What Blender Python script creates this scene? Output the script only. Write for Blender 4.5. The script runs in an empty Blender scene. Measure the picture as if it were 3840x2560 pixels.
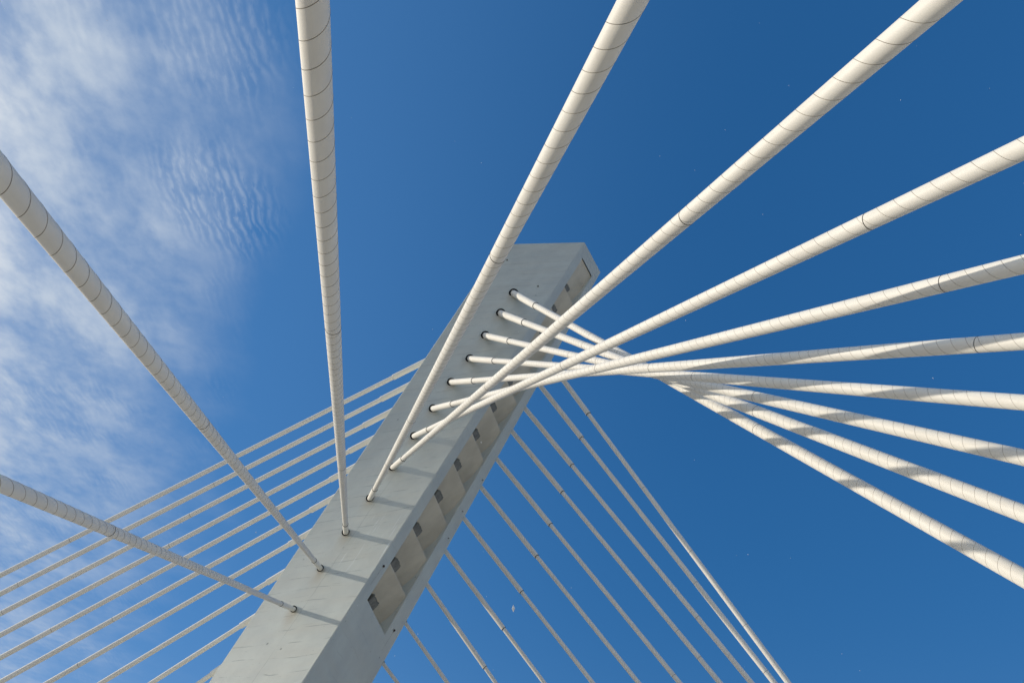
import bpy, math, random
from mathutils import Vector, Matrix
from math import radians, pi, sin, cos

random.seed(7)
scene = bpy.context.scene
COL = scene.collection

# ---------------------------------------------------------------- measured layout (metres, z up, camera stands at x=0 y=0)
# pylon corner lines: (point at s=0, point at s=1); stays: (upper end, ground end, radius, sleeve length, joint distances)
CORNER = {
    'L': ((-8.8632, 28.1431, 11.3163), (-1.7682, 24.2798, 37.1043)),
    'R': ((-4.879, 25.7893, 11.3767), (3.4871, 24.4901, 39.3533)),
    'K': ((-3.7409, 31.1942, 11.3361), (5.2609, 27.8814, 41.1381)),
    'M': ((-7.6632, 32.9431, 11.0163), (-0.2682, 30.579800000000002, 37.7043)),
}
FRONT_STAYS = [
    ((-0.761, 25.346, 34.032), (14.038, 4.787, -0.0), 0.1665, 4.80, [11.93, 14.69, 23.32]),
    ((-1.284, 25.573, 32.174), (14.607, 2.192, 0.0), 0.1616, 4.69, [11.75, 13.81, 22.5]),
    ((-1.892, 25.811, 30.229), (15.114, -0.621, -0.0), 0.1468, 4.54, [11.22, 13.53, 22.0]),
    ((-2.44, 26.042, 28.327), (15.394, -3.758, 0.0), 0.1362, 4.44, [19.47]),
    ((-3.082, 26.294, 26.523), (14.158, -6.829, -0.0), 0.1310, 4.38, [18.7]),
    ((-3.613, 26.532, 24.645), (12.808, -10.005, 0.0), 0.1257, 4.21, [17.49, 27.49]),
    ((-4.111, 26.762, 22.837), (10.283, -12.438, 0.0), 0.1149, 3.95, [18.23, 27.49]),
    ((-4.621, 26.994, 20.944), (6.961, -13.581, 0.0), 0.1077, 4.10, [10.05, 17.27, 26.36]),
    ((-5.168, 27.23, 19.224), (3.402, -12.669, 0.0), 0.0988, 4.21, [10.37, 16.6, 25.35]),
    ((-5.689, 27.456, 17.478), (0.566, -11.487, 0.0), 0.0978, 3.91, [15.21, 23.91]),
    ((-6.203, 27.675, 15.769), (-1.836, -9.261, 0.0), 0.0834, 4.26, [22.28]),
    ((-6.673, 27.861, 13.985), (-3.38, -6.121, 0.0), 0.0753, 4.68, [20.9]),
]
LEFT_STAYS = [
    ((1.188, 26.458, 34.623), (-43.554, 41.413, -0.0), 0.1255, 9.92, [28.09]),
    ((0.557, 26.602, 32.513), (-41.368, 40.567, 0.0), 0.1228, 9.41, [28.71, 18.99]),
    ((-0.03, 26.821, 30.475), (-39.281, 39.791, 0.0), 0.1200, 9.21, [18.73]),
    ((-0.675, 26.933, 28.347), (-37.014, 38.932, 0.0), 0.1161, 8.71, [18.11]),
    ((-1.347, 26.963, 26.194), (-34.656, 38.035, 0.0), 0.1118, 8.33, [17.74, 21.68]),
    ((-1.942, 27.07, 24.209), (-32.45, 37.308, 0.0), 0.1080, 8.06, [17.39]),
    ((-2.521, 27.188, 22.245), (-30.095, 36.635, 0.0), 0.1040, 7.82, [17.28]),
    ((-3.075, 27.336, 20.304), (-27.554, 36.139, -0.0), 0.1007, 7.60, []),
    ((-3.592, 27.519, 18.442), (-25.121, 35.689, 0.0), 0.0970, 7.58, []),
    ((-4.137, 27.668, 16.586), (-23.229, 36.341, 0.0), 0.0938, 7.67, []),
]
RIGHT_STAYS = [
    ((1.567, 29.28, 34.133), (23.433, 27.209, -0.0), 0.1201, 6.55, [12.22, 16.28, 20.28]),
    ((0.942, 29.532, 32.355), (23.447, 26.664, 0.0), 0.1155, 6.76, [16.6, 21.15]),
    ((0.169, 29.828, 30.498), (23.08, 26.148, -0.0), 0.1106, 7.04, [16.94]),
    ((-0.382, 30.078, 28.736), (21.927, 25.781, 0.0), 0.1058, 7.17, [15.96, 17.33]),
    ((-0.788, 30.279, 26.494), (20.757, 25.982, 0.0), 0.1008, 6.91, []),
    ((-1.447, 30.523, 24.684), (19.56, 26.255, -0.0), 0.0961, 6.98, []),
    ((-1.847, 30.647, 22.483), (18.761, 27.755, 0.0), 0.0918, 6.53, []),
    ((-2.589, 30.723, 20.647), (18.335, 30.785, 0.0), 0.0883, 6.41, []),
    ((-3.144, 30.825, 18.851), (16.567, 32.673, -0.0), 0.0843, 6.31, []),
    ((-3.762, 31.51, 17.076), (12.703, 27.091, -0.0), 0.0842, 1.80, []),
    ((-4.524, 31.834, 15.294), (11.896, 26.904, -0.0), 0.0790, 2.03, []),
]
BLOCKS = [[0.8593, 0.3326], [0.7855, 0.3329], [0.7134, 0.3536], [0.6395, 0.3449], [0.5654, 0.317], [0.4964, 0.3102], [0.4281, 0.3055], [0.3607, 0.3054], [0.2961, 0.313], [0.231, 0.2967], [0.1688, 0.2914], [0.1093, 0.3065]]
ANCHORS = [[0.8115, 0.537], [0.7442, 0.5417], [0.6748, 0.5313], [0.6066, 0.5294], [0.5434, 0.4924], [0.4758, 0.4844], [0.4105, 0.4755], [0.3415, 0.4675], [0.2787, 0.4397], [0.2146, 0.4221], [0.1514, 0.4057], [0.0849, 0.4099]]
VIEW = [[0.98387, 0.178885, 0.0], [-0.132534, 0.728939, 0.671627], [0.120144, -0.660793, 0.74089]]
SUN_DIR = [-0.9502, 0.2275, 0.213]

SUN = Vector(SUN_DIR).normalized()

# ---------------------------------------------------------------- camera
cam_d = bpy.data.cameras.new('camera')
cam = bpy.data.objects.new('camera', cam_d)
COL.objects.link(cam)
V = Matrix(VIEW)
R3 = Matrix((( V[0][0], -V[0][1], -V[0][2]), (V[1][0], -V[1][1], -V[1][2]), (V[2][0], -V[2][1], -V[2][2])))
cam.matrix_world = Matrix.Translation((0, 0, 1.65)) @ R3.to_4x4()
cam_d.sensor_width = 36.0
cam_d.lens = 24.0
cam_d.clip_start = 0.05
cam_d.clip_end = 6000.0
scene.camera = cam

# ---------------------------------------------------------------- node helpers
def N(nt, kind, **kw):
    n = nt.nodes.new(kind)
    for k, v in kw.items():
        if k == 'inputs':
            for i, x in v.items():
                n.inputs[i].default_value = x
        else:
            setattr(n, k, v)
    return n

def math_n(nt, op, a, b=None, c=None, clamp=False):
    n = nt.nodes.new('ShaderNodeMath'); n.operation = op; n.use_clamp = clamp
    for i, x in enumerate((a, b, c)):
        if x is None: continue
        if isinstance(x, (int, float)): n.inputs[i].default_value = x
        else: nt.links.new(x, n.inputs[i])
    return n.outputs[0]

def ramp(nt, x, a, b, lo=0.0, hi=1.0, smooth=True):
    n = nt.nodes.new('ShaderNodeMapRange')
    n.interpolation_type = 'SMOOTHSTEP' if smooth else 'LINEAR'
    n.inputs[1].default_value = a; n.inputs[2].default_value = b
    n.inputs[3].default_value = lo; n.inputs[4].default_value = hi
    nt.links.new(x, n.inputs[0])
    return n.outputs[0]

def mixc(nt, fac, a, b, blend='MIX'):
    n = nt.nodes.new('ShaderNodeMix'); n.data_type = 'RGBA'; n.blend_type = blend
    if isinstance(fac, (int, float)): n.inputs[0].default_value = fac
    else: nt.links.new(fac, n.inputs[0])
    for i, x in ((6, a), (7, b)):
        if isinstance(x, tuple): n.inputs[i].default_value = (*x, 1.0) if len(x) == 3 else x
        else: nt.links.new(x, n.inputs[i])
    return n.outputs[2]

def combine(nt, x, y, z=0.0):
    n = nt.nodes.new('ShaderNodeCombineXYZ')
    for i, v in enumerate((x, y, z)):
        if isinstance(v, (int, float)): n.inputs[i].default_value = v
        else: nt.links.new(v, n.inputs[i])
    return n.outputs[0]

def noise(nt, vec, scale, detail=4.0, rough=0.55, dist=0.0):
    n = nt.nodes.new('ShaderNodeTexNoise')
    n.inputs['Scale'].default_value = scale; n.inputs['Detail'].default_value = detail
    n.inputs['Roughness'].default_value = rough; n.inputs['Distortion'].default_value = dist
    nt.links.new(vec, n.inputs['Vector'])
    return n.outputs['Fac']

# ---------------------------------------------------------------- sky
world = bpy.data.worlds.new("World")
scene.world = world
world.use_nodes = True
nt = world.node_tree
nt.nodes.clear()
elev = math.asin(SUN.z)
azim = math.atan2(SUN.x, SUN.y)
sky = N(nt, 'ShaderNodeTexSky', sky_type='NISHITA', sun_disc=False)
sky.sun_elevation = elev
sky.sun_rotation = azim
sky.altitude = 0.0
sky.air_density = 0.7
sky.dust_density = 0.0
sky.ozone_density = 6.0
tc = N(nt, 'ShaderNodeTexCoord')
sep = N(nt, 'ShaderNodeSeparateXYZ'); nt.links.new(tc.outputs['Generated'], sep.inputs[0])
dx, dy, dz = sep.outputs
zz = math_n(nt, 'MAXIMUM', dz, 0.04)
px = math_n(nt, 'DIVIDE', dx, zz)
py = math_n(nt, 'DIVIDE', dy, zz)
P = combine(nt, px, py, 0.0)
big = noise(nt, P, 2.6, 5, 0.5, 0.0)
mid = noise(nt, combine(nt, px, math_n(nt, 'MULTIPLY', py, 0.8), 5.0), 7.5, 6, 0.52, 0.1)
fine = noise(nt, combine(nt, px, py, 2.0), 30.0, 5, 0.55, 0.1)
warp = noise(nt, P, 9.0, 3, 0.5)
# mackerel ripples: wavy bands broken into short lengths
ph = math_n(nt, 'ADD', math_n(nt, 'MULTIPLY', px, 60.0), math_n(nt, 'ADD', math_n(nt, 'MULTIPLY', warp, 4.5), math_n(nt, 'MULTIPLY', py, -9.0)))
band = math_n(nt, 'MULTIPLY_ADD', math_n(nt, 'SINE', math_n(nt, 'MULTIPLY', ph, 2 * pi)), 0.5, 0.5)
brkn = noise(nt, combine(nt, math_n(nt, 'MULTIPLY', px, 75.0), math_n(nt, 'MULTIPLY', py, 30.0), 1.0), 1.0, 4, 0.6, 0.2)
rip = math_n(nt, 'MULTIPLY', band, ramp(nt, brkn, 0.34, 0.62))
def spot(cx, cy, rad):
    ddx = math_n(nt, 'SUBTRACT', px, cx); ddy = math_n(nt, 'SUBTRACT', py, cy)
    q = math_n(nt, 'ADD', math_n(nt, 'MULTIPLY', ddx, ddx), math_n(nt, 'MULTIPLY', math_n(nt, 'MULTIPLY', ddy, ddy), 1.0))
    return ramp(nt, math_n(nt, 'ADD', math_n(nt, 'SQRT', q), math_n(nt, 'MULTIPLY', math_n(nt, 'SUBTRACT', brkn, 0.5), 0.08)), rad * 0.35, rad, 1.0, 0.0)
patch = math_n(nt, 'ADD', math_n(nt, 'MULTIPLY', spot(-0.565, 0.70, 0.15), 1.1), math_n(nt, 'MULTIPLY', spot(-0.52, 0.40, 0.15), 0.6))
loose = math_n(nt, 'MULTIPLY', ramp(nt, noise(nt, combine(nt, px, py, 3.3), 4.0, 2, 0.5), 0.45, 0.62), ramp(nt, dx, -0.34, -0.42, 0.0, 0.35))
ripmask = math_n(nt, 'MINIMUM', math_n(nt, 'ADD', patch, loose), 1.1)
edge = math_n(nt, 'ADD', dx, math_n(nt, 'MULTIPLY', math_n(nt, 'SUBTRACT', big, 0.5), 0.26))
# unseen cloud added behind the viewer as neutral fill light
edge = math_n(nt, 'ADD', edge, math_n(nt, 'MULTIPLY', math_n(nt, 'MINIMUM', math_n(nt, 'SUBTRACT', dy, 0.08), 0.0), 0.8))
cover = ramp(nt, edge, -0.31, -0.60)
low = ramp(nt, dz, 0.2, 0.65, 0.62, 1.0)
body = math_n(nt, 'ADD', math_n(nt, 'MULTIPLY', ramp(nt, mid, 0.34, 0.66), 0.46), math_n(nt, 'MULTIPLY', ramp(nt, fine, 0.3, 0.7), 0.15))
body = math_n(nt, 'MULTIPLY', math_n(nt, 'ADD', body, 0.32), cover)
rr = math_n(nt, 'MULTIPLY', math_n(nt, 'SUBTRACT', math_n(nt, 'MULTIPLY', rip, 0.23), 0.04), ripmask)
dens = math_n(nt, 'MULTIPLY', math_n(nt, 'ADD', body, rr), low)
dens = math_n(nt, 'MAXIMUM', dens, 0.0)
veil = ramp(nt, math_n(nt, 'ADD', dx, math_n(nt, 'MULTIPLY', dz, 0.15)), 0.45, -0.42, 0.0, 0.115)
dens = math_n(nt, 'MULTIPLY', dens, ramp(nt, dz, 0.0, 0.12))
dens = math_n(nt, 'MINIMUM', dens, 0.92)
sh_ = N(nt, 'ShaderNodeSeparateColor', mode='HSV'); nt.links.new(sky.outputs[0], sh_.inputs[0])
ch_ = N(nt, 'ShaderNodeCombineColor', mode='HSV')
nt.links.new(math_n(nt, 'SUBTRACT', sh_.outputs[0], 0.010), ch_.inputs[0])
nt.links.new(math_n(nt, 'MULTIPLY', sh_.outputs[1], 1.05, clamp=True), ch_.inputs[1])
nt.links.new(math_n(nt, 'MULTIPLY', math_n(nt, 'POWER', sh_.outputs[2], 0.4), 1.45), ch_.inputs[2])
CLOUD = (3.02, 3.42, 3.90)
# thin cloud brightens towards the sun; haze whitens the last degrees above the horizon; both added out of view as fill
dt = N(nt, 'ShaderNodeVectorMath', operation='DOT_PRODUCT'); nt.links.new(tc.outputs['Generated'], dt.inputs[0]); dt.inputs[1].default_value = SUN
glow = ramp(nt, dt.outputs['Value'], 0.78, 1.0, 0.0, 1.0)
ccol = mixc(nt, glow, CLOUD, (8.5, 8.0, 7.0))
colr = mixc(nt, veil, ch_.outputs[0], (1.7, 3.5, 6.4))
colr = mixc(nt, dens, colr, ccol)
hz = math_n(nt, 'EXPONENT', math_n(nt, 'MULTIPLY', math_n(nt, 'MAXIMUM', dz, 0.0), -14.0))
colr = mixc(nt, math_n(nt, 'MULTIPLY', hz, 0.9), colr, (10.0, 8.7, 7.1))
bg = N(nt, 'ShaderNodeBackground')
bg.inputs['Strength'].default_value = 0.15
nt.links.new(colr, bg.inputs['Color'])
wo = N(nt, 'ShaderNodeOutputWorld')
nt.links.new(bg.outputs[0], wo.inputs['Surface'])

# ---------------------------------------------------------------- sun and exposure
sd = bpy.data.lights.new('sun', 'SUN')
sd.energy = 2.55
sd.angle = radians(0.5)
sd.color = (1.0, 0.92, 0.79)
so = bpy.data.objects.new('sun', sd)
COL.objects.link(so)
so.rotation_euler = SUN.to_track_quat('Z', 'Y').to_euler()
vs = scene.view_settings
vs.view_transform = 'Standard'; vs.look = 'None'; vs.gamma = 1.0; vs.use_curve_mapping = False
vs.exposure = 0.35
scene.cycles.denoising_input_passes = 'RGB_ALBEDO'
scene.cycles.max_bounces = 6
scene.cycles.diffuse_bounces = 4

# ---------------------------------------------------------------- materials
def new_mat(name):
    m = bpy.data.materials.new(name); m.use_nodes = True
    nt = m.node_tree
    b = nt.nodes['Principled BSDF']
    return m, nt, b

def plain(name, col, rough=0.5, spec=0.5, var=0.1, scale=6.0):
    m, nt, b = new_mat(name)
    tc = N(nt, 'ShaderNodeTexCoord')
    n = noise(nt, tc.outputs['Object'], scale, 5, 0.6)
    f = ramp(nt, n, 0.3, 0.7, 1.0 - var, 1.0 + var)
    v = N(nt, 'ShaderNodeVectorMath', operation='SCALE'); v.inputs[0].default_value = col
    nt.links.new(f, v.inputs['Scale'])
    nt.links.new(v.outputs[0], b.inputs['Base Color'])
    b.inputs['Roughness'].default_value = rough
    b.inputs['Specular IOR Level'].default_value = spec
    return m

def sheath_mat(name='white_sheath', dirt=0.3):
    # UV: x = metres round the pipe, y = metres along it
    m, nt, b = new_mat(name)
    uv = N(nt, 'ShaderNodeUVMap', uv_map='pipe')
    oi = N(nt, 'ShaderNodeObjectInfo')
    sh = N(nt, 'ShaderNodeVectorMath', operation='ADD'); nt.links.new(uv.outputs[0], sh.inputs[0])
    rnd = combine(nt, math_n(nt, 'MULTIPLY', oi.outputs['Random'], 37.0), math_n(nt, 'MULTIPLY', oi.outputs['Random'], 91.0))
    nt.links.new(rnd, sh.inputs[1])
    vec = sh.outputs[0]
    sepv = N(nt, 'ShaderNodeSeparateXYZ'); nt.links.new(vec, sepv.inputs[0])
    big = noise(nt, combine(nt, math_n(nt, 'MULTIPLY', sepv.outputs[0], 6.0), sepv.outputs[1]), 1.1, 4, 0.6)
    col = mixc(nt, ramp(nt, big, 0.3, 0.75), (0.83, 0.795, 0.715), (0.76, 0.72, 0.64))
    if dirt <= 0:
        nt.links.new(col, b.inputs['Base Color']); b.inputs['Roughness'].default_value = 0.55; b.inputs['Specular IOR Level'].default_value = 0.3
        return m
    # fine scratches and specks of dirt
    st = noise(nt, combine(nt, math_n(nt, 'MULTIPLY', sepv.outputs[0], 30.0), math_n(nt, 'MULTIPLY', sepv.outputs[1], 70.0)), 1.0, 3, 0.7)
    col = mixc(nt, ramp(nt, st, 0.60, 0.80, 0.0, 0.22), col, (0.55, 0.53, 0.48))
    sp = noise(nt, vec, 95.0, 3, 0.7, 0.6)
    patch = noise(nt, vec, 5.0, 3, 0.6)
    f = math_n(nt, 'MULTIPLY', ramp(nt, sp, 0.66, 0.72), ramp(nt, patch, 0.5, 0.64, 0.0, dirt))
    col = mixc(nt, f, col, (0.13, 0.11, 0.085))
    nt.links.new(col, b.inputs['Base Color'])
    b.inputs['Roughness'].default_value = 0.55
    b.inputs['Specular IOR Level'].default_value = 0.3
    return m

def concrete_mat():
    # UV 'metres': x across the face, y along the pylon; UV 'below': x metres aside of the anchor line, y anchors counted downwards
    m, nt, b = new_mat('painted_concrete')
    uv = N(nt, 'ShaderNodeUVMap', uv_map='metres')
    uw = N(nt, 'ShaderNodeUVMap', uv_map='below')
    sp = N(nt, 'ShaderNodeSeparateXYZ'); nt.links.new(uv.outputs[0], sp.inputs[0])
    sw = N(nt, 'ShaderNodeSeparateXYZ'); nt.links.new(uw.outputs[0], sw.inputs[0])
    U, Vv = sp.outputs[0], sp.outputs[1]
    base = noise(nt, uv.outputs[0], 0.7, 6, 0.62)
    col = mixc(nt, ramp(nt, base, 0.3, 0.72), (0.585, 0.61, 0.55), (0.50, 0.525, 0.485))
    # blotches between shutter lifts
    lift = noise(nt, combine(nt, math_n(nt, 'MULTIPLY', U, 0.25), math_n(nt, 'MULTIPLY', Vv, 1.6), 3.0), 1.0, 3, 0.5)
    col = mixc(nt, ramp(nt, lift, 0.35, 0.7, 0.0, 0.5), col, (0.55, 0.545, 0.475))
    # board marks: thin broken lines across the face
    wob = math_n(nt, 'MULTIPLY', math_n(nt, 'SUBTRACT', noise(nt, uv.outputs[0], 0.5, 2, 0.5), 0.5), 0.35)
    vline = math_n(nt, 'ADD', Vv, wob)
    def lines(period, width, off, soft):
        fr = math_n(nt, 'FRACT', math_n(nt, 'ADD', math_n(nt, 'DIVIDE', vline, period), off))
        dd = math_n(nt, 'ABSOLUTE', math_n(nt, 'SUBTRACT', fr, 0.5))
        return ramp(nt, dd, 0.0, width / period, 1.0, 0.0)
    brk = noise(nt, combine(nt, math_n(nt, 'MULTIPLY', U, 0.8), math_n(nt, 'MULTIPLY', Vv, 3.0), 9.0), 1.0, 3, 0.6)
    brk2 = noise(nt, combine(nt, math_n(nt, 'MULTIPLY', U, 0.9), math_n(nt, 'MULTIPLY', Vv, 5.0), 2.0), 1.0, 3, 0.6)
    l1 = math_n(nt, 'MULTIPLY', lines(0.62, 0.022, 0.0, 1), ramp(nt, brk, 0.45, 0.60, 0.0, 0.8))
    l2 = math_n(nt, 'MULTIPLY', lines(0.23, 0.014, 0.31, 1), ramp(nt, brk2, 0.56, 0.68, 0.0, 0.6))
    ln = math_n(nt, 'MAXIMUM', l1, l2)
    # short dashes pressed by shutter boards
    dsh = noise(nt, combine(nt, math_n(nt, 'MULTIPLY', U, 4.0), math_n(nt, 'MULTIPLY', Vv, 42.0), 4.0), 1.0, 2, 0.6)
    dmk = ramp(nt, noise(nt, uv.outputs[0], 1.1, 2, 0.5), 0.5, 0.62)
    ds = math_n(nt, 'MULTIPLY', ramp(nt, dsh, 0.66, 0.73, 0.0, 0.75), dmk)
    ln = math_n(nt, 'MAXIMUM', ln, ds)
    ln = math_n(nt, 'MULTIPLY', ln, ramp(nt, sw.outputs[0], 20.0, 40.0, 1.0, 0.3))
    col = mixc(nt, ln, col, (0.26, 0.28, 0.27))
    drip = noise(nt, combine(nt, math_n(nt, 'MULTIPLY', U, 16.0), math_n(nt, 'MULTIPLY', Vv, 0.55), 6.0), 1.0, 2, 0.5)
    dm = math_n(nt, 'MULTIPLY', math_n(nt, 'MULTIPLY', ramp(nt, sw.outputs[1], 8.2, 8.8), ramp(nt, sw.outputs[1], 10.6, 9.8)), ramp(nt, sw.outputs[0], 0.3, 0.8))
    col = mixc(nt, math_n(nt, 'MULTIPLY', math_n(nt, 'MULTIPLY', ramp(nt, drip, 0.64, 0.70), dm), ramp(nt, sw.outputs[0], 20.0, 10.0, 0.0, 0.7)), col, (0.80, 0.82, 0.82))
    # one shutter joint running up the face, wandering a little
    jw = math_n(nt, 'MULTIPLY', math_n(nt, 'SUBTRACT', noise(nt, combine(nt, 0.0, Vv, 0.0), 1.3, 3, 0.6), 0.5), 0.12)
    jd = math_n(nt, 'ABSOLUTE', math_n(nt, 'SUBTRACT', math_n(nt, 'ADD', sw.outputs[0], jw), 0.42))
    jl = math_n(nt, 'MULTIPLY', ramp(nt, jd, 0.004, 0.022, 1.0, 0.0), ramp(nt, sw.outputs[1], 6.5, 8.5, 0.0, 0.6))
    jl = math_n(nt, 'MULTIPLY', jl, ramp(nt, noise(nt, combine(nt, 0.0, Vv, 7.0), 1.5, 2, 0.5), 0.35, 0.55, 0.3, 1.0))
    col = mixc(nt, jl, col, (0.30, 0.32, 0.30))
    # pits and plugged tie holes
    vo = N(nt, 'ShaderNodeTexVoronoi'); vo.inputs['Scale'].default_value = 1.15; vo.inputs['Randomness'].default_value = 1.0
    nt.links.new(uv.outputs[0], vo.inputs['Vector'])
    vd = math_n(nt, 'ADD', vo.outputs['Distance'], math_n(nt, 'MULTIPLY', noise(nt, uv.outputs[0], 14.0, 2, 0.6), 0.06))
    spr = N(nt, 'ShaderNodeSeparateXYZ'); nt.links.new(vo.outputs['Color'], spr.inputs[0])
    pit = math_n(nt, 'MULTIPLY', ramp(nt, vd, 0.070, 0.095, 1.0, 0.0), ramp(nt, spr.outputs[0], 0.35, 0.9, 0.0, 0.75))
    col = mixc(nt, pit, col, (0.20, 0.21, 0.19))
    vo2 = N(nt, 'ShaderNodeTexVoronoi'); vo2.inputs['Scale'].default_value = 6.0
    nt.links.new(uv.outputs[0], vo2.inputs['Vector'])
    sp2 = N(nt, 'ShaderNodeSeparateXYZ'); nt.links.new(vo2.outputs['Color'], sp2.inputs[0])
    pit2 = math_n(nt, 'MULTIPLY', ramp(nt, vo2.outputs['Distance'], 0.07, 0.13, 1.0, 0.0), ramp(nt, sp2.outputs[1], 0.72, 0.95, 0.0, 0.55))
    col = mixc(nt, pit2, col, (0.22, 0.22, 0.20))
    # brownish wash that has run down from every anchor ring
    fr = math_n(nt, 'FRACT', sw.outputs[1])
    inside = math_n(nt, 'MULTIPLY', math_n(nt, 'GREATER_THAN', sw.outputs[1], 0.0), math_n(nt, 'LESS_THAN', sw.outputs[1], 11.9))
    aw = math_n(nt, 'ADD', math_n(nt, 'ABSOLUTE', math_n(nt, 'SUBTRACT', sw.outputs[0], math_n(nt, 'MULTIPLY', fr, 0.30))),
                math_n(nt, 'MULTIPLY', math_n(nt, 'SUBTRACT', noise(nt, uv.outputs[0], 3.0, 4, 0.6), 0.5), 0.5))
    wash = math_n(nt, 'MULTIPLY', ramp(nt, aw, 0.02, 0.42, 1.0, 0.0), ramp(nt, fr, 0.05, 0.62, 1.0, 0.0))
    wash = math_n(nt, 'MULTIPLY', math_n(nt, 'MULTIPLY', wash, inside), 0.72)
    col = mixc(nt, wash, col, (0.44, 0.40, 0.32))
    nt.links.new(col, b.inputs['Base Color'])
    b.inputs['Roughness'].default_value = 0.62
    b.inputs['Specular IOR Level'].default_value = 0.35
    hgt = math_n(nt, 'SUBTRACT', math_n(nt, 'MULTIPLY', noise(nt, uv.outputs[0], 9.0, 5, 0.6), 0.35), math_n(nt, 'MAXIMUM', math_n(nt, 'MAXIMUM', ln, pit), jl))
    bp = N(nt, 'ShaderNodeBump'); bp.inputs['Strength'].default_value = 0.5; bp.inputs['Distance'].default_value = 0.012
    nt.links.new(hgt, bp.inputs['Height']); nt.links.new(bp.outputs[0], b.inputs['Normal'])
    return m

M_SHEATH = sheath_mat()
M_SPECKLED = sheath_mat('speckled_sheath', 1.0)
M_FAR = sheath_mat('weathered_sheath', 0.0)
M_CONC = concrete_mat()
M_SEAM_FAR = plain('pale_seam', (0.42, 0.375, 0.31), 0.7, 0.2, 0.2, 3.0)
M_SEAM = plain('brown_seam', (0.25, 0.215, 0.17), 0.7, 0.2, 0.35, 3.0)
M_JOINT = plain('dark_joint', (0.05, 0.042, 0.035), 0.7, 0.2, 0.3, 8.0)
M_BLACK = plain('black_rubber', (0.012, 0.013, 0.014), 0.6, 0.3)
M_STEP = plain('niche_bounce_tint', (0.60, 0.545, 0.43), 0.7, 0.3, 0.10, 0.8)  # same concrete as the shaft; warm bounced light is put into its colour
M_BLOCK = plain('anchor_steel', (0.17, 0.165, 0.14), 0.6, 0.4, 0.25, 5.0)
M_RUST = plain('rusty_iron', (0.055, 0.028, 0.018), 0.8, 0.2, 0.4, 20.0)
M_FLECK = plain('white_fluff', (0.85, 0.85, 0.85), 0.9, 0.1)
M_GROUND = plain('ground_paving', (0.66, 0.57, 0.44), 0.9, 0.2, 0.2, 0.3)

# ---------------------------------------------------------------- mesh helpers
class MB:
    def __init__(self): self.v = []; self.f = []; self.uv = []; self.uv2 = []
    def quad(self, pts, uv=None, uv2=None):
        i = len(self.v); self.v += [tuple(p) for p in pts]; self.f.append(tuple(range(i, i + len(pts))))
        self.uv += uv or [(0, 0)] * len(pts); self.uv2 += uv2 or [(0, 0)] * len(pts)
    def box(self, o, a, b, c):
        o, a, b, c = map(Vector, (o, a, b, c))
        p = [o, o + a, o + a + b, o + b, o + c, o + a + c, o + a + b + c, o + b + c]
        if a.cross(b).dot(c) > 0: F = ((0, 3, 2, 1), (4, 5, 6, 7), (0, 1, 5, 4), (1, 2, 6, 5), (2, 3, 7, 6), (3, 0, 4, 7))
        else: F = ((0, 1, 2, 3), (4, 7, 6, 5), (0, 4, 5, 1), (1, 5, 6, 2), (2, 6, 7, 3), (3, 7, 4, 0))
        for f in F: self.quad([p[i] for i in f])
    def build(self, name, mat, parent=None, smooth=False, uvn=('metres', 'below')):
        me = bpy.data.meshes.new(name)
        me.from_pydata(self.v, [], self.f); 
        if any(u != (0, 0) for u in self.uv):
            for nm, arr in ((uvn[0], self.uv), (uvn[1], self.uv2)):
                l = me.uv_layers.new(name=nm)
                flat = []
                for poly in me.polygons:
                    for vi in poly.vertices: flat += list(arr[vi])
                l.data.foreach_set('uv', flat)
        me.materials.append(mat)
        if smooth:
            me.polygons.foreach_set('use_smooth', [True] * len(me.polygons))
        me.update()
        o = bpy.data.objects.new(name, me); COL.objects.link(o)
        if parent is not None: o.parent = parent
        return o

def thing(name, loc, label, cat, group=None):
    o = bpy.data.objects.new(name, None); COL.objects.link(o)
    o.empty_display_size = 0.2
    o.location = loc
    o['label'] = label; o['category'] = cat
    if group: o['group'] = group
    return o

def frame(d):
    d = d.normalized()
    a = Vector((0, 0, 1)) if abs(d.z) < 0.95 else Vector((1, 0, 0))
    x = d.cross(a).normalized(); y = d.cross(x).normalized()
    return x, y, d

def tube_obj(name, mat, parent, p0, p1, r, seg=40, ring=None, caps=False, rot=0.0, origin=Vector((0, 0, 0)), v0=0.0):
    """open pipe from p0 to p1 relative to origin, with pipe UV in metres"""
    d = p1 - p0; L = d.length; x, y, w = frame(d)
    nr = max(2, ring or 2)
    V_, F_, U_ = [], [], []
    for j in range(nr):
        t = j / (nr - 1)
        c = p0 + d * t - origin
        for i in range(seg):
            a = 2 * pi * i / seg + rot
            V_.append(c + (x * cos(a) + y * sin(a)) * r)
    for j in range(nr - 1):
        for i in range(seg):
            k = (i + 1) % seg
            F_.append((j * seg + i, j * seg + k, (j + 1) * seg + k, (j + 1) * seg + i))
            u0, u1 = i / seg * 2 * pi * r, (i + 1) / seg * 2 * pi * r
            a0, a1 = v0 + L * j / (nr - 1), v0 + L * (j + 1) / (nr - 1)
            U_ += [(u0, a0), (u1, a0), (u1, a1), (u0, a1)]
    if caps:
        F_.append(tuple(range(seg))[::-1]); U_ += [(0, 0)] * seg
        F_.append(tuple((nr - 1) * seg + i for i in range(seg))); U_ += [(0, 0)] * seg
    me = bpy.data.meshes.new(name)
    me.from_pydata([tuple(v) for v in V_], [], F_)
    l = me.uv_layers.new(name='pipe')
    l.data.foreach_set('uv', [c for u in U_ for c in u])
    me.materials.append(mat)
    sm = [len(p.vertices) == 4 for p in me.polygons]
    me.polygons.foreach_set('use_smooth', sm)
    me.update()
    o = bpy.data.objects.new(name, me); COL.objects.link(o); o.parent = parent
    return o

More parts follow.
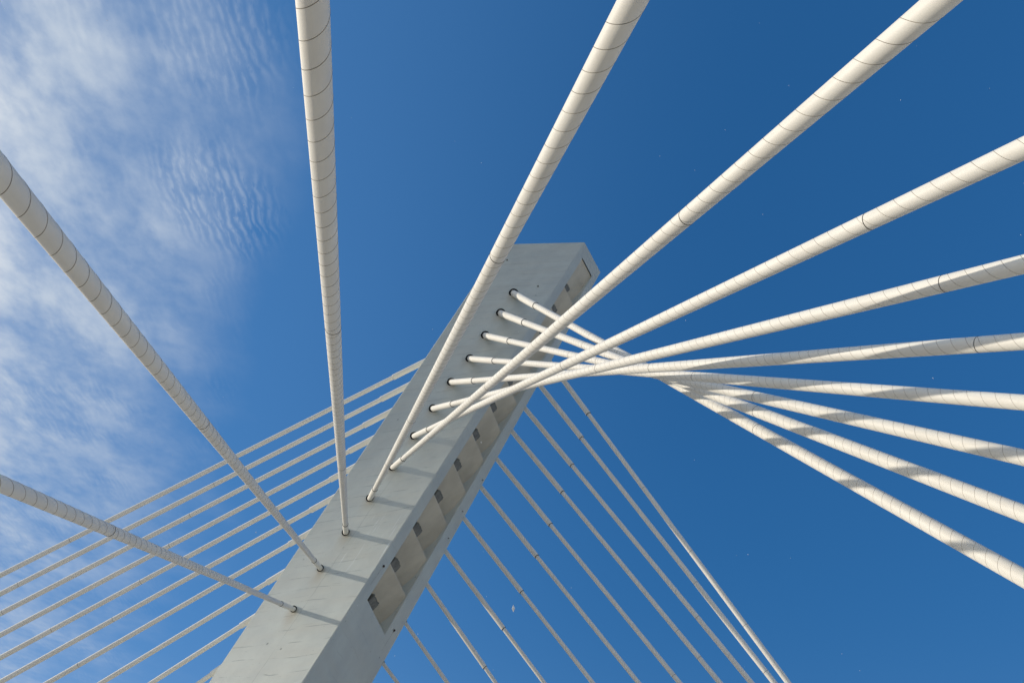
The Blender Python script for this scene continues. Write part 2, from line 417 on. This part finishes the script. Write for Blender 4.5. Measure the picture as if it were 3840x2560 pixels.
def ring_obj(name, mat, parent, c, d, r_in, r_out, h, seg=32):
    """hollow collar, axis d, starting at c"""
    x, y, w = frame(d)
    prof = ((r_in, 0), (r_out, 0), (r_out, h), (r_in, h))
    V_, F_ = [], []
    for i in range(seg):
        a = 2 * pi * i / seg; e = x * cos(a) + y * sin(a)
        for r, z in prof: V_.append(tuple(c + e * r + w * z))
    for i in range(seg):
        k = (i + 1) % seg
        for j in range(4):
            m = (j + 1) % 4
            F_.append((i * 4 + j, k * 4 + j, k * 4 + m, i * 4 + m))
    me = bpy.data.meshes.new(name); me.from_pydata(V_, [], F_); me.materials.append(mat); me.update()
    o = bpy.data.objects.new(name, me); COL.objects.link(o); o.parent = parent
    return o

def seam_obj(parent, p0, p1, r, pitch, phase, lean=1.0, width=0.006, height=0.0018, step=36):
    """raised weld bead winding round the pipe between p0 and p1"""
    d = p1 - p0; L = d.length; x, y, w = frame(d)
    n = int(L / pitch * step)
    V_, F_ = [], []
    for i in range(n + 1):
        s = L * i / n
        a = phase + lean * 2 * pi * s / pitch
        e = x * cos(a) + y * sin(a)
        t = (-x * sin(a) + y * cos(a)) * lean
        tang = (t * (2 * pi * r) + w * pitch).normalized()
        side = e.cross(tang)
        c = p0 + w * s
        for k, (u, hh) in enumerate(((-0.5, -0.0006), (-0.3, height), (0.3, height), (0.5, -0.0006))):
            V_.append(tuple(c + e * (r + hh) + side * (u * width)))
    for i in range(n):
        for k in range(3):
            F_.append((i * 4 + k, i * 4 + k + 1, i * 4 + 5 + k, i * 4 + 4 + k))
    me = bpy.data.meshes.new('spiral_seam'); me.from_pydata(V_, [], F_); me.materials.append(M_SEAM if width > 0.0045 else M_SEAM_FAR)
    me.polygons.foreach_set('use_smooth', [True] * len(F_)); me.update()
    o = bpy.data.objects.new('spiral_seam', me); COL.objects.link(o); o.parent = parent
    return o

# ---------------------------------------------------------------- ground
g = MB()
RG = 2500.0
n = 48
pts = [(RG * cos(2 * pi * i / n), RG * sin(2 * pi * i / n), 0.0) for i in range(n)]
g.v = pts; g.f = [tuple(range(n))]; g.uv = [(0, 0)] * n; g.uv2 = [(0, 0)] * n
go = g.build('ground', M_GROUND)
go['kind'] = 'structure'

# ---------------------------------------------------------------- pylon
def line(n):
    a, b = CORNER[n]; a = Vector(a); b = Vector(b)
    return lambda s: a + (b - a) * s
Lf, Rf, Kf, Mf = line('L'), line('R'), line('K'), line('M')
LEN = (Rf(1) - Rf(0)).length
S0, S1 = -0.47, 1.0
base = (Lf(-0.44) + Rf(-0.44) + Kf(-0.44) + Mf(-0.44)) / 4; base.z = 0.0
pylon = thing('bridge_pylon', base, 'leaning grey concrete pylon with a row of black rings and a notched side slot', 'bridge pylon')

def rel(p): return p - base
def qa(s): return 0.410 + (s - 0.085) * 0.175
def kf(s): return (0.812 - s) / 0.0661
CH = 0.045
def edge_pts(A, B, s):
    """ends of the strip A-B held back by the chamfer"""
    a, b = A(s), B(s); d = (b - a).normalized()
    return a + d * CH, b - d * CH

shaft = MB()
def strip(fa, fb, s0, s1, ns, nq, f2=None):
    """ruled sheet between curves fa, fb"""
    for i in range(ns):
        sa = s0 + (s1 - s0) * i / ns; sb = s0 + (s1 - s0) * (i + 1) / ns
        for j in range(nq):
            qa_, qb_ = j / nq, (j + 1) / nq
            P4 = []; U4 = []; W4 = []
            for s, q in ((sa, qa_), (sa, qb_), (sb, qb_), (sb, qa_)):
                A, B = fa(s), fb(s); w_ = (B - A).length
                p = A + (B - A) * q
                P4.append(rel(p)); U4.append((q * w_ + (f2 or 0.0), s * LEN))
                if f2 is None: W4.append(((q - qa(s)) * w_, kf(s)))
                else: W4.append((50.0, -50.0))
            shaft.quad(P4, U4, W4)

# four faces (front, side with slot, back, left) and four chamfers
fr = lambda s: edge_pts(Lf, Rf, s)
sd_ = lambda s: edge_pts(Rf, Kf, s)
bk = lambda s: edge_pts(Kf, Mf, s)
lf = lambda s: edge_pts(Mf, Lf, s)
strip(lambda s: fr(s)[0], lambda s: fr(s)[1], S0, S1, 64, 10)
strip(lambda s: bk(s)[0], lambda s: bk(s)[1], S0, S1, 24, 4, 20.0)
strip(lambda s: lf(s)[0], lambda s: lf(s)[1], S0, S1, 24, 4, 30.0)
for A, B, off in ((lambda s: lf(s)[1], lambda s: fr(s)[0], 40.0), (lambda s: fr(s)[1], lambda s: sd_(s)[0], 41.0),
                  (lambda s: sd_(s)[1], lambda s: bk(s)[0], 42.0), (lambda s: bk(s)[1], lambda s: lf(s)[0], 43.0)):
    strip(A, B, S0, S1, 64, 1, off)
SB, ST = BLOCKS[-1][0] - 0.006, 0.963
q0 = lambda s: 0.157 + (s - 0.103) * 0.065
q1 = lambda s: 0.747 + (s - 0.109) * 0.046
def side(s, q):
    a, b = Rf(s), Kf(s)
    return a + (b - a) * q
nrm = (Kf(0.5) - Rf(0.5)).cross(Rf(1) - Rf(0)).normalized()
if nrm.dot((Lf(0.5) + Mf(0.5)) / 2 - Rf(0.5)) < 0: nrm = -nrm      # points into the pylon
strip(lambda s: sd_(s)[0], lambda s: sd_(s)[1], S0, SB, 30, 4, 10.0)
strip(lambda s: sd_(s)[0], lambda s: sd_(s)[1], ST, S1, 3, 4, 10.0)
strip(lambda s: sd_(s)[0], lambda s: side(s, q0(s)), SB, ST, 48, 1, 10.0)
strip(lambda s: side(s, q1(s)), lambda s: sd_(s)[1], SB, ST, 48, 1, 14.0)
DEEP = 0.95
strip(lambda s: side(s, q0(s)), lambda s: side(s, q0(s)) + nrm * (DEEP + 0.1), SB, ST, 24, 1, 16.0)
strip(lambda s: side(s, q1(s)) + nrm * (DEEP + 0.1), lambda s: side(s, q1(s)), SB, ST, 24, 1, 18.0)
# top and bottom
def ringpts(s): return [fr(s)[0], fr(s)[1], sd_(s)[0], sd_(s)[1], bk(s)[0], bk(s)[1], lf(s)[0], lf(s)[1]]
shaft.quad([rel(p) for p in ringpts(S1)], [(i * 0.5, 60.0) for i in range(8)], [(50.0, -50.0)] * 8)
shaft.quad([rel(p) for p in ringpts(S0)][::-1], [(i * 0.5, 70.0) for i in range(8)], [(50.0, -50.0)] * 8)
shaft.build('shaft', M_CONC, pylon)

# saw-tooth steps in the slot, each with the block that covers an anchor head
RIDGE = [b[0] - 0.006 for b in BLOCKS]          # top one first
for i, sr in enumerate(RIDGE):
    s_up = RIDGE[i - 1] if i else ST
    lip = 0.07
    m = MB()
    def sp_(s, q, dep): return rel(side(s, q) + nrm * dep)
    a, b = sr, s_up
    qa0, qa1, qb0, qb1 = q0(a), q1(a), q0(b), q1(b)
    dl = 0.0012
    top = DEEP if i else DEEP * 0.9
    # bearing wall behind the ridge, lip on the ridge, long slope up to the next ridge
    m.quad([sp_(a, qa0, lip), sp_(a, qa1, lip), sp_(a + dl, qa1, lip), sp_(a + dl, qa0, lip)])
    m.quad([sp_(a + dl, qa0, lip), sp_(a + dl, qa1, lip), sp_(a + dl + 0.002, qa1, top), sp_(a + dl + 0.002, qa0, top)])
    wq = (Kf(a) - Rf(a)).length
    NS, NF = 6, 5
    def row(t):
        s_ = a + dl + 0.002 + (b - a - dl - 0.002) * t; dep = top + (lip - top) * t
        rf = min(0.34, (dep - lip) * 0.7 + 0.001)
        e1 = q1(s_); out = [sp_(s_, q0(s_), dep), sp_(s_, e1 - rf / wq, dep)]
        for k_ in range(1, NF):
            an = pi / 2 * k_ / NF
            out.append(sp_(s_, e1 - rf / wq * (1 - sin(an)), dep - rf * (1 - cos(an))))
        out.append(sp_(s_, e1 - 0.0004, dep - rf)); return out
    rows = [row(t / NS) for t in range(NS + 1)]
    for i_ in range(NS):
        for k_ in range(len(rows[0]) - 1):
            m.quad([rows[i_][k_], rows[i_][k_ + 1], rows[i_ + 1][k_ + 1], rows[i_ + 1][k_]])
    m.quad([sp_(a, qa0, lip), sp_(a, qa0, DEEP), sp_(a, qa1, DEEP), sp_(a, qa1, lip)])
    m.build('niche_step', M_STEP, pylon)
    # block: box with a comb of strand ends on its upper edge
    qc = BLOCKS[i][1]
    k = MB()
    ca = sp_(a + 0.001, qc - 0.085, 0.12)
    du = sp_(a + 0.001, qc + 0.065, 0.12) - ca
    dv = sp_(a + 0.0125, qc - 0.085, 0.02) - ca
    dw = nrm * 0.42
    k.box(ca, du, dv, dw)
    for t in range(7):
        f = t / 7.0
        k.box(ca + nrm * 0.01 + du * (f + 0.02) + dv, du * 0.075, dv.normalized() * random.uniform(0.04, 0.085), dw * 0.9)
    for t in range(2):
        f = 0.25 + t * 0.4
        k.box(ca + nrm * 0.01 + du + dv * f, du.normalized() * 0.03, dv * 0.12, dw * 0.8)
    k.build('anchor_block', M_BLOCK, pylon)

# black rings the front stays run through
def surf(s, q):
    a, b = Lf(s), Rf(s); return a + (b - a) * q
for (s, q), st in zip(ANCHORS, FRONT_STAYS):
    d = (Vector(st[1]) - Vector(st[0])).normalized()
    p = surf(s, q)
    n_ = (Rf(s) - Lf(s)).cross(Lf(1) - Lf(0)).normalized()
    if n_.y > 0: n_ = -n_
    ax = (d * 0.55 + n_ * 0.45).normalized()
    rs = st[2] * 1.17
    ring_obj('anchor_collar', M_BLACK, pylon, rel(p - ax * 0.12), ax, rs * 1.04, rs * 1.46, 0.19, 36)

# stains that have run down from the two big bolts
for s, q in ((0.150, 0.085), (0.120, 0.86)):
    m = MB()
    for t in range(9):
        a_ = s - 0.002 - t * 0.0034; w_ = 0.006 + 0.014 * random.random() * (1 - t / 12)
        p0_ = rel(side(a_, q - 0.002 * t) - nrm * 0.003); p1_ = rel(side(a_ - 0.0028, q - 0.002 * t - 0.001) - nrm * 0.003)
        x_ = (Kf(s) - Rf(s)).normalized() * w_
        m.quad([p0_, p0_ + x_, p1_ + x_, p1_])
    m.build('rust_streak', M_RUST, pylon)

# rusty bolts and lifting hooks on the faces
def hook(p, d, mat=M_RUST, r=0.045):
    m = MB(); x, y, w = frame(d)
    for k in range(5):
        a = 2 * pi * k / 5
        m.box(p + (x * cos(a) + y * sin(a)) * r * 0.5, x * r * 0.7, y * r * 0.7, w * 0.06)
    m.build('rusty_bolt', mat, pylon)
for s, q in ((0.938, 0.20), (0.145, -1), (0.115, -2), (0.83, 0.78)):
    if q >= 0: hook(rel(surf(s, q)), Vector((0, -1, 0)))
for s, q in ((0.150, 0.085), (0.120, 0.86), (0.28, 0.9), (0.40, 0.93), (0.33, 0.88)):
    hook(rel(side(s, q)), -nrm, r=0.05 if s < 0.2 else 0.025)

# ---------------------------------------------------------------- stays
def stay(spec, label, group, pitch, lean, sleeve_k, phase, mat, seam_w, dark=True):
    a, b, r, sl, joints = spec
    a, b = Vector(a), Vector(b); d = (b - a).normalized(); L = (b - a).length
    root = thing('stay_cable', b, label, 'cable', group)
    A = a - b
    at = lambda s: A + d * s
    cuts = [sl] + sorted(joints)
    while cuts[-1] + 12.5 < L: cuts.append(cuts[-1] + 8.9)
    cuts.append(L)
    tube_obj('anchor_sleeve', mat, root, at(0), at(sl), r * sleeve_k, 40)
    # rim of the sleeve mouth
    ring_obj('sleeve_seal', M_BLACK if dark else mat, root, at(sl - 0.01), d, r * 0.98, r * (sleeve_k - 0.004), 0.030 if dark else 0.008)
    for i in range(len(cuts) - 1):
        s0, s1 = cuts[i], cuts[i + 1]
        rr = r * (1.0 + 0.006 * (i % 2))
        sh = tube_obj('sheath', mat, root, at(s0 - (0.3 if i == 0 else 0.0)), at(s1), rr, 64, v0=s0)
        for start in (0.0, pi):
            seam_obj(sh, at(s0 + 0.01), at(s1 - 0.01), rr, pitch, phase + i * 1.7 + start, lean, seam_w, 0.0018 if seam_w > 0.0045 else 0.0006, 36 if seam_w > 0.0045 else 44)
        if i: ring_obj('joint_ring', M_JOINT, root, at(s0 - 0.004), d, rr * 0.97, rr + 0.003, 0.009, 36)
    return root

FL = [
 'white stay cable from the topmost black ring, lowest of those crossing the right edge',
 'white stay cable from the second black ring from the top, crossing the right edge',
 'white stay cable from the third black ring from the top, one shadow near its end',
 'white stay cable from the fourth black ring from the top, sloping gently down right',
 'half shaded stay cable from the fifth black ring, almost level at the right edge',
 'white stay cable from the sixth black ring, black joint close to the right edge',
 'white stay cable from the seventh black ring, highest of those crossing the right edge',
 'broad white stay cable leaving through the top right corner, from the eighth black ring',
 'broad white stay cable crossing the left corner of the pylon top, from the ninth ring',
 'speckled white stay cable running almost straight up to the top edge, left of centre',
 'shaded stay cable from the second lowest black ring, rising to the upper left edge',
 'grey shaded stay cable from the lowest black ring, crossing the thin parallel cables']
ORD = ['uppermost', 'second', 'third', 'fourth', 'fifth', 'sixth', 'seventh', 'eighth', 'ninth', 'tenth', 'eleventh']
for i, sp in enumerate(FRONT_STAYS):
    stay(sp, FL[i], 'stay cables fanning out of the black rings', 0.49, 1.0, 1.17, i * 2.1, M_SPECKLED if i in (7, 8, 9) else M_SHEATH, 0.0052)
for i, sp in enumerate(LEFT_STAYS):
    if i == 0: lab = 'uppermost of the thin parallel cables running down left from behind the pylon'
    elif i == 9: lab = 'lowest of the thin parallel cables left of the pylon, barely in view'
    else: lab = '%s from the top of the thin parallel cables left of the pylon' % ORD[i]
    stay(sp, lab, 'thin parallel cables left of the pylon', 0.49, 1.0, 1.30, i * 1.3, M_FAR, 0.0044, False)
for i, sp in enumerate(RIGHT_STAYS):
    if i == 0: lab = 'rightmost of the grey shaded cables running down right from behind the pylon'
    elif i == 10: lab = 'leftmost of the grey shaded cables right of the pylon, short piece in view'
    else: lab = '%s from the right of the grey shaded cables behind the pylon' % ORD[i]
    stay(sp, lab, 'grey shaded cables right of the pylon', 0.49, 1.0, 1.27, i * 0.9, M_FAR, 0.0044)

# ---------------------------------------------------------------- specks drifting in the air
fl = MB()
def fleck(p, sx, d):
    x, y, w = frame(d)
    t = [p + x * sx, p + y * sx, p - x * sx, p - y * sx]
    up, dn = p + w * sx * 1.9, p - w * sx * 1.9
    for i in range(4):
        fl.quad([t[i], t[(i + 1) % 4], up]); fl.quad([t[(i + 1) % 4], t[i], dn])
for i in range(120):
    dist = random.uniform(4.0, 26.0)
    vx, vy = random.uniform(-0.85, 0.85), random.uniform(-0.58, 0.58)
    v = Vector((0, 0, 1.65)) + (R3 @ Vector((vx, vy, -1.0))) * dist
    if v.z < 1.0: continue
    fleck(v, random.uniform(0.0025, 0.005) * (0.5 + dist / 16.0), Vector((0.35, 0.1, -1.0)) + Vector((random.uniform(-.3, .3), random.uniform(-.3, .3), 0)))
v = Vector((0, 0, 1.65)) + (R3 @ Vector(((1925 - 1920) / 2560, -(2280 - 1280) / 2560, -1.0))) * 3.0
fleck(v, 0.008, Vector((0.2, 0.4, -1)))
fo = fl.build('drifting_flecks', M_FLECK)
fo['kind'] = 'stuff'
fo['label'] = 'tiny white specks of fluff drifting in the air before the blue sky'
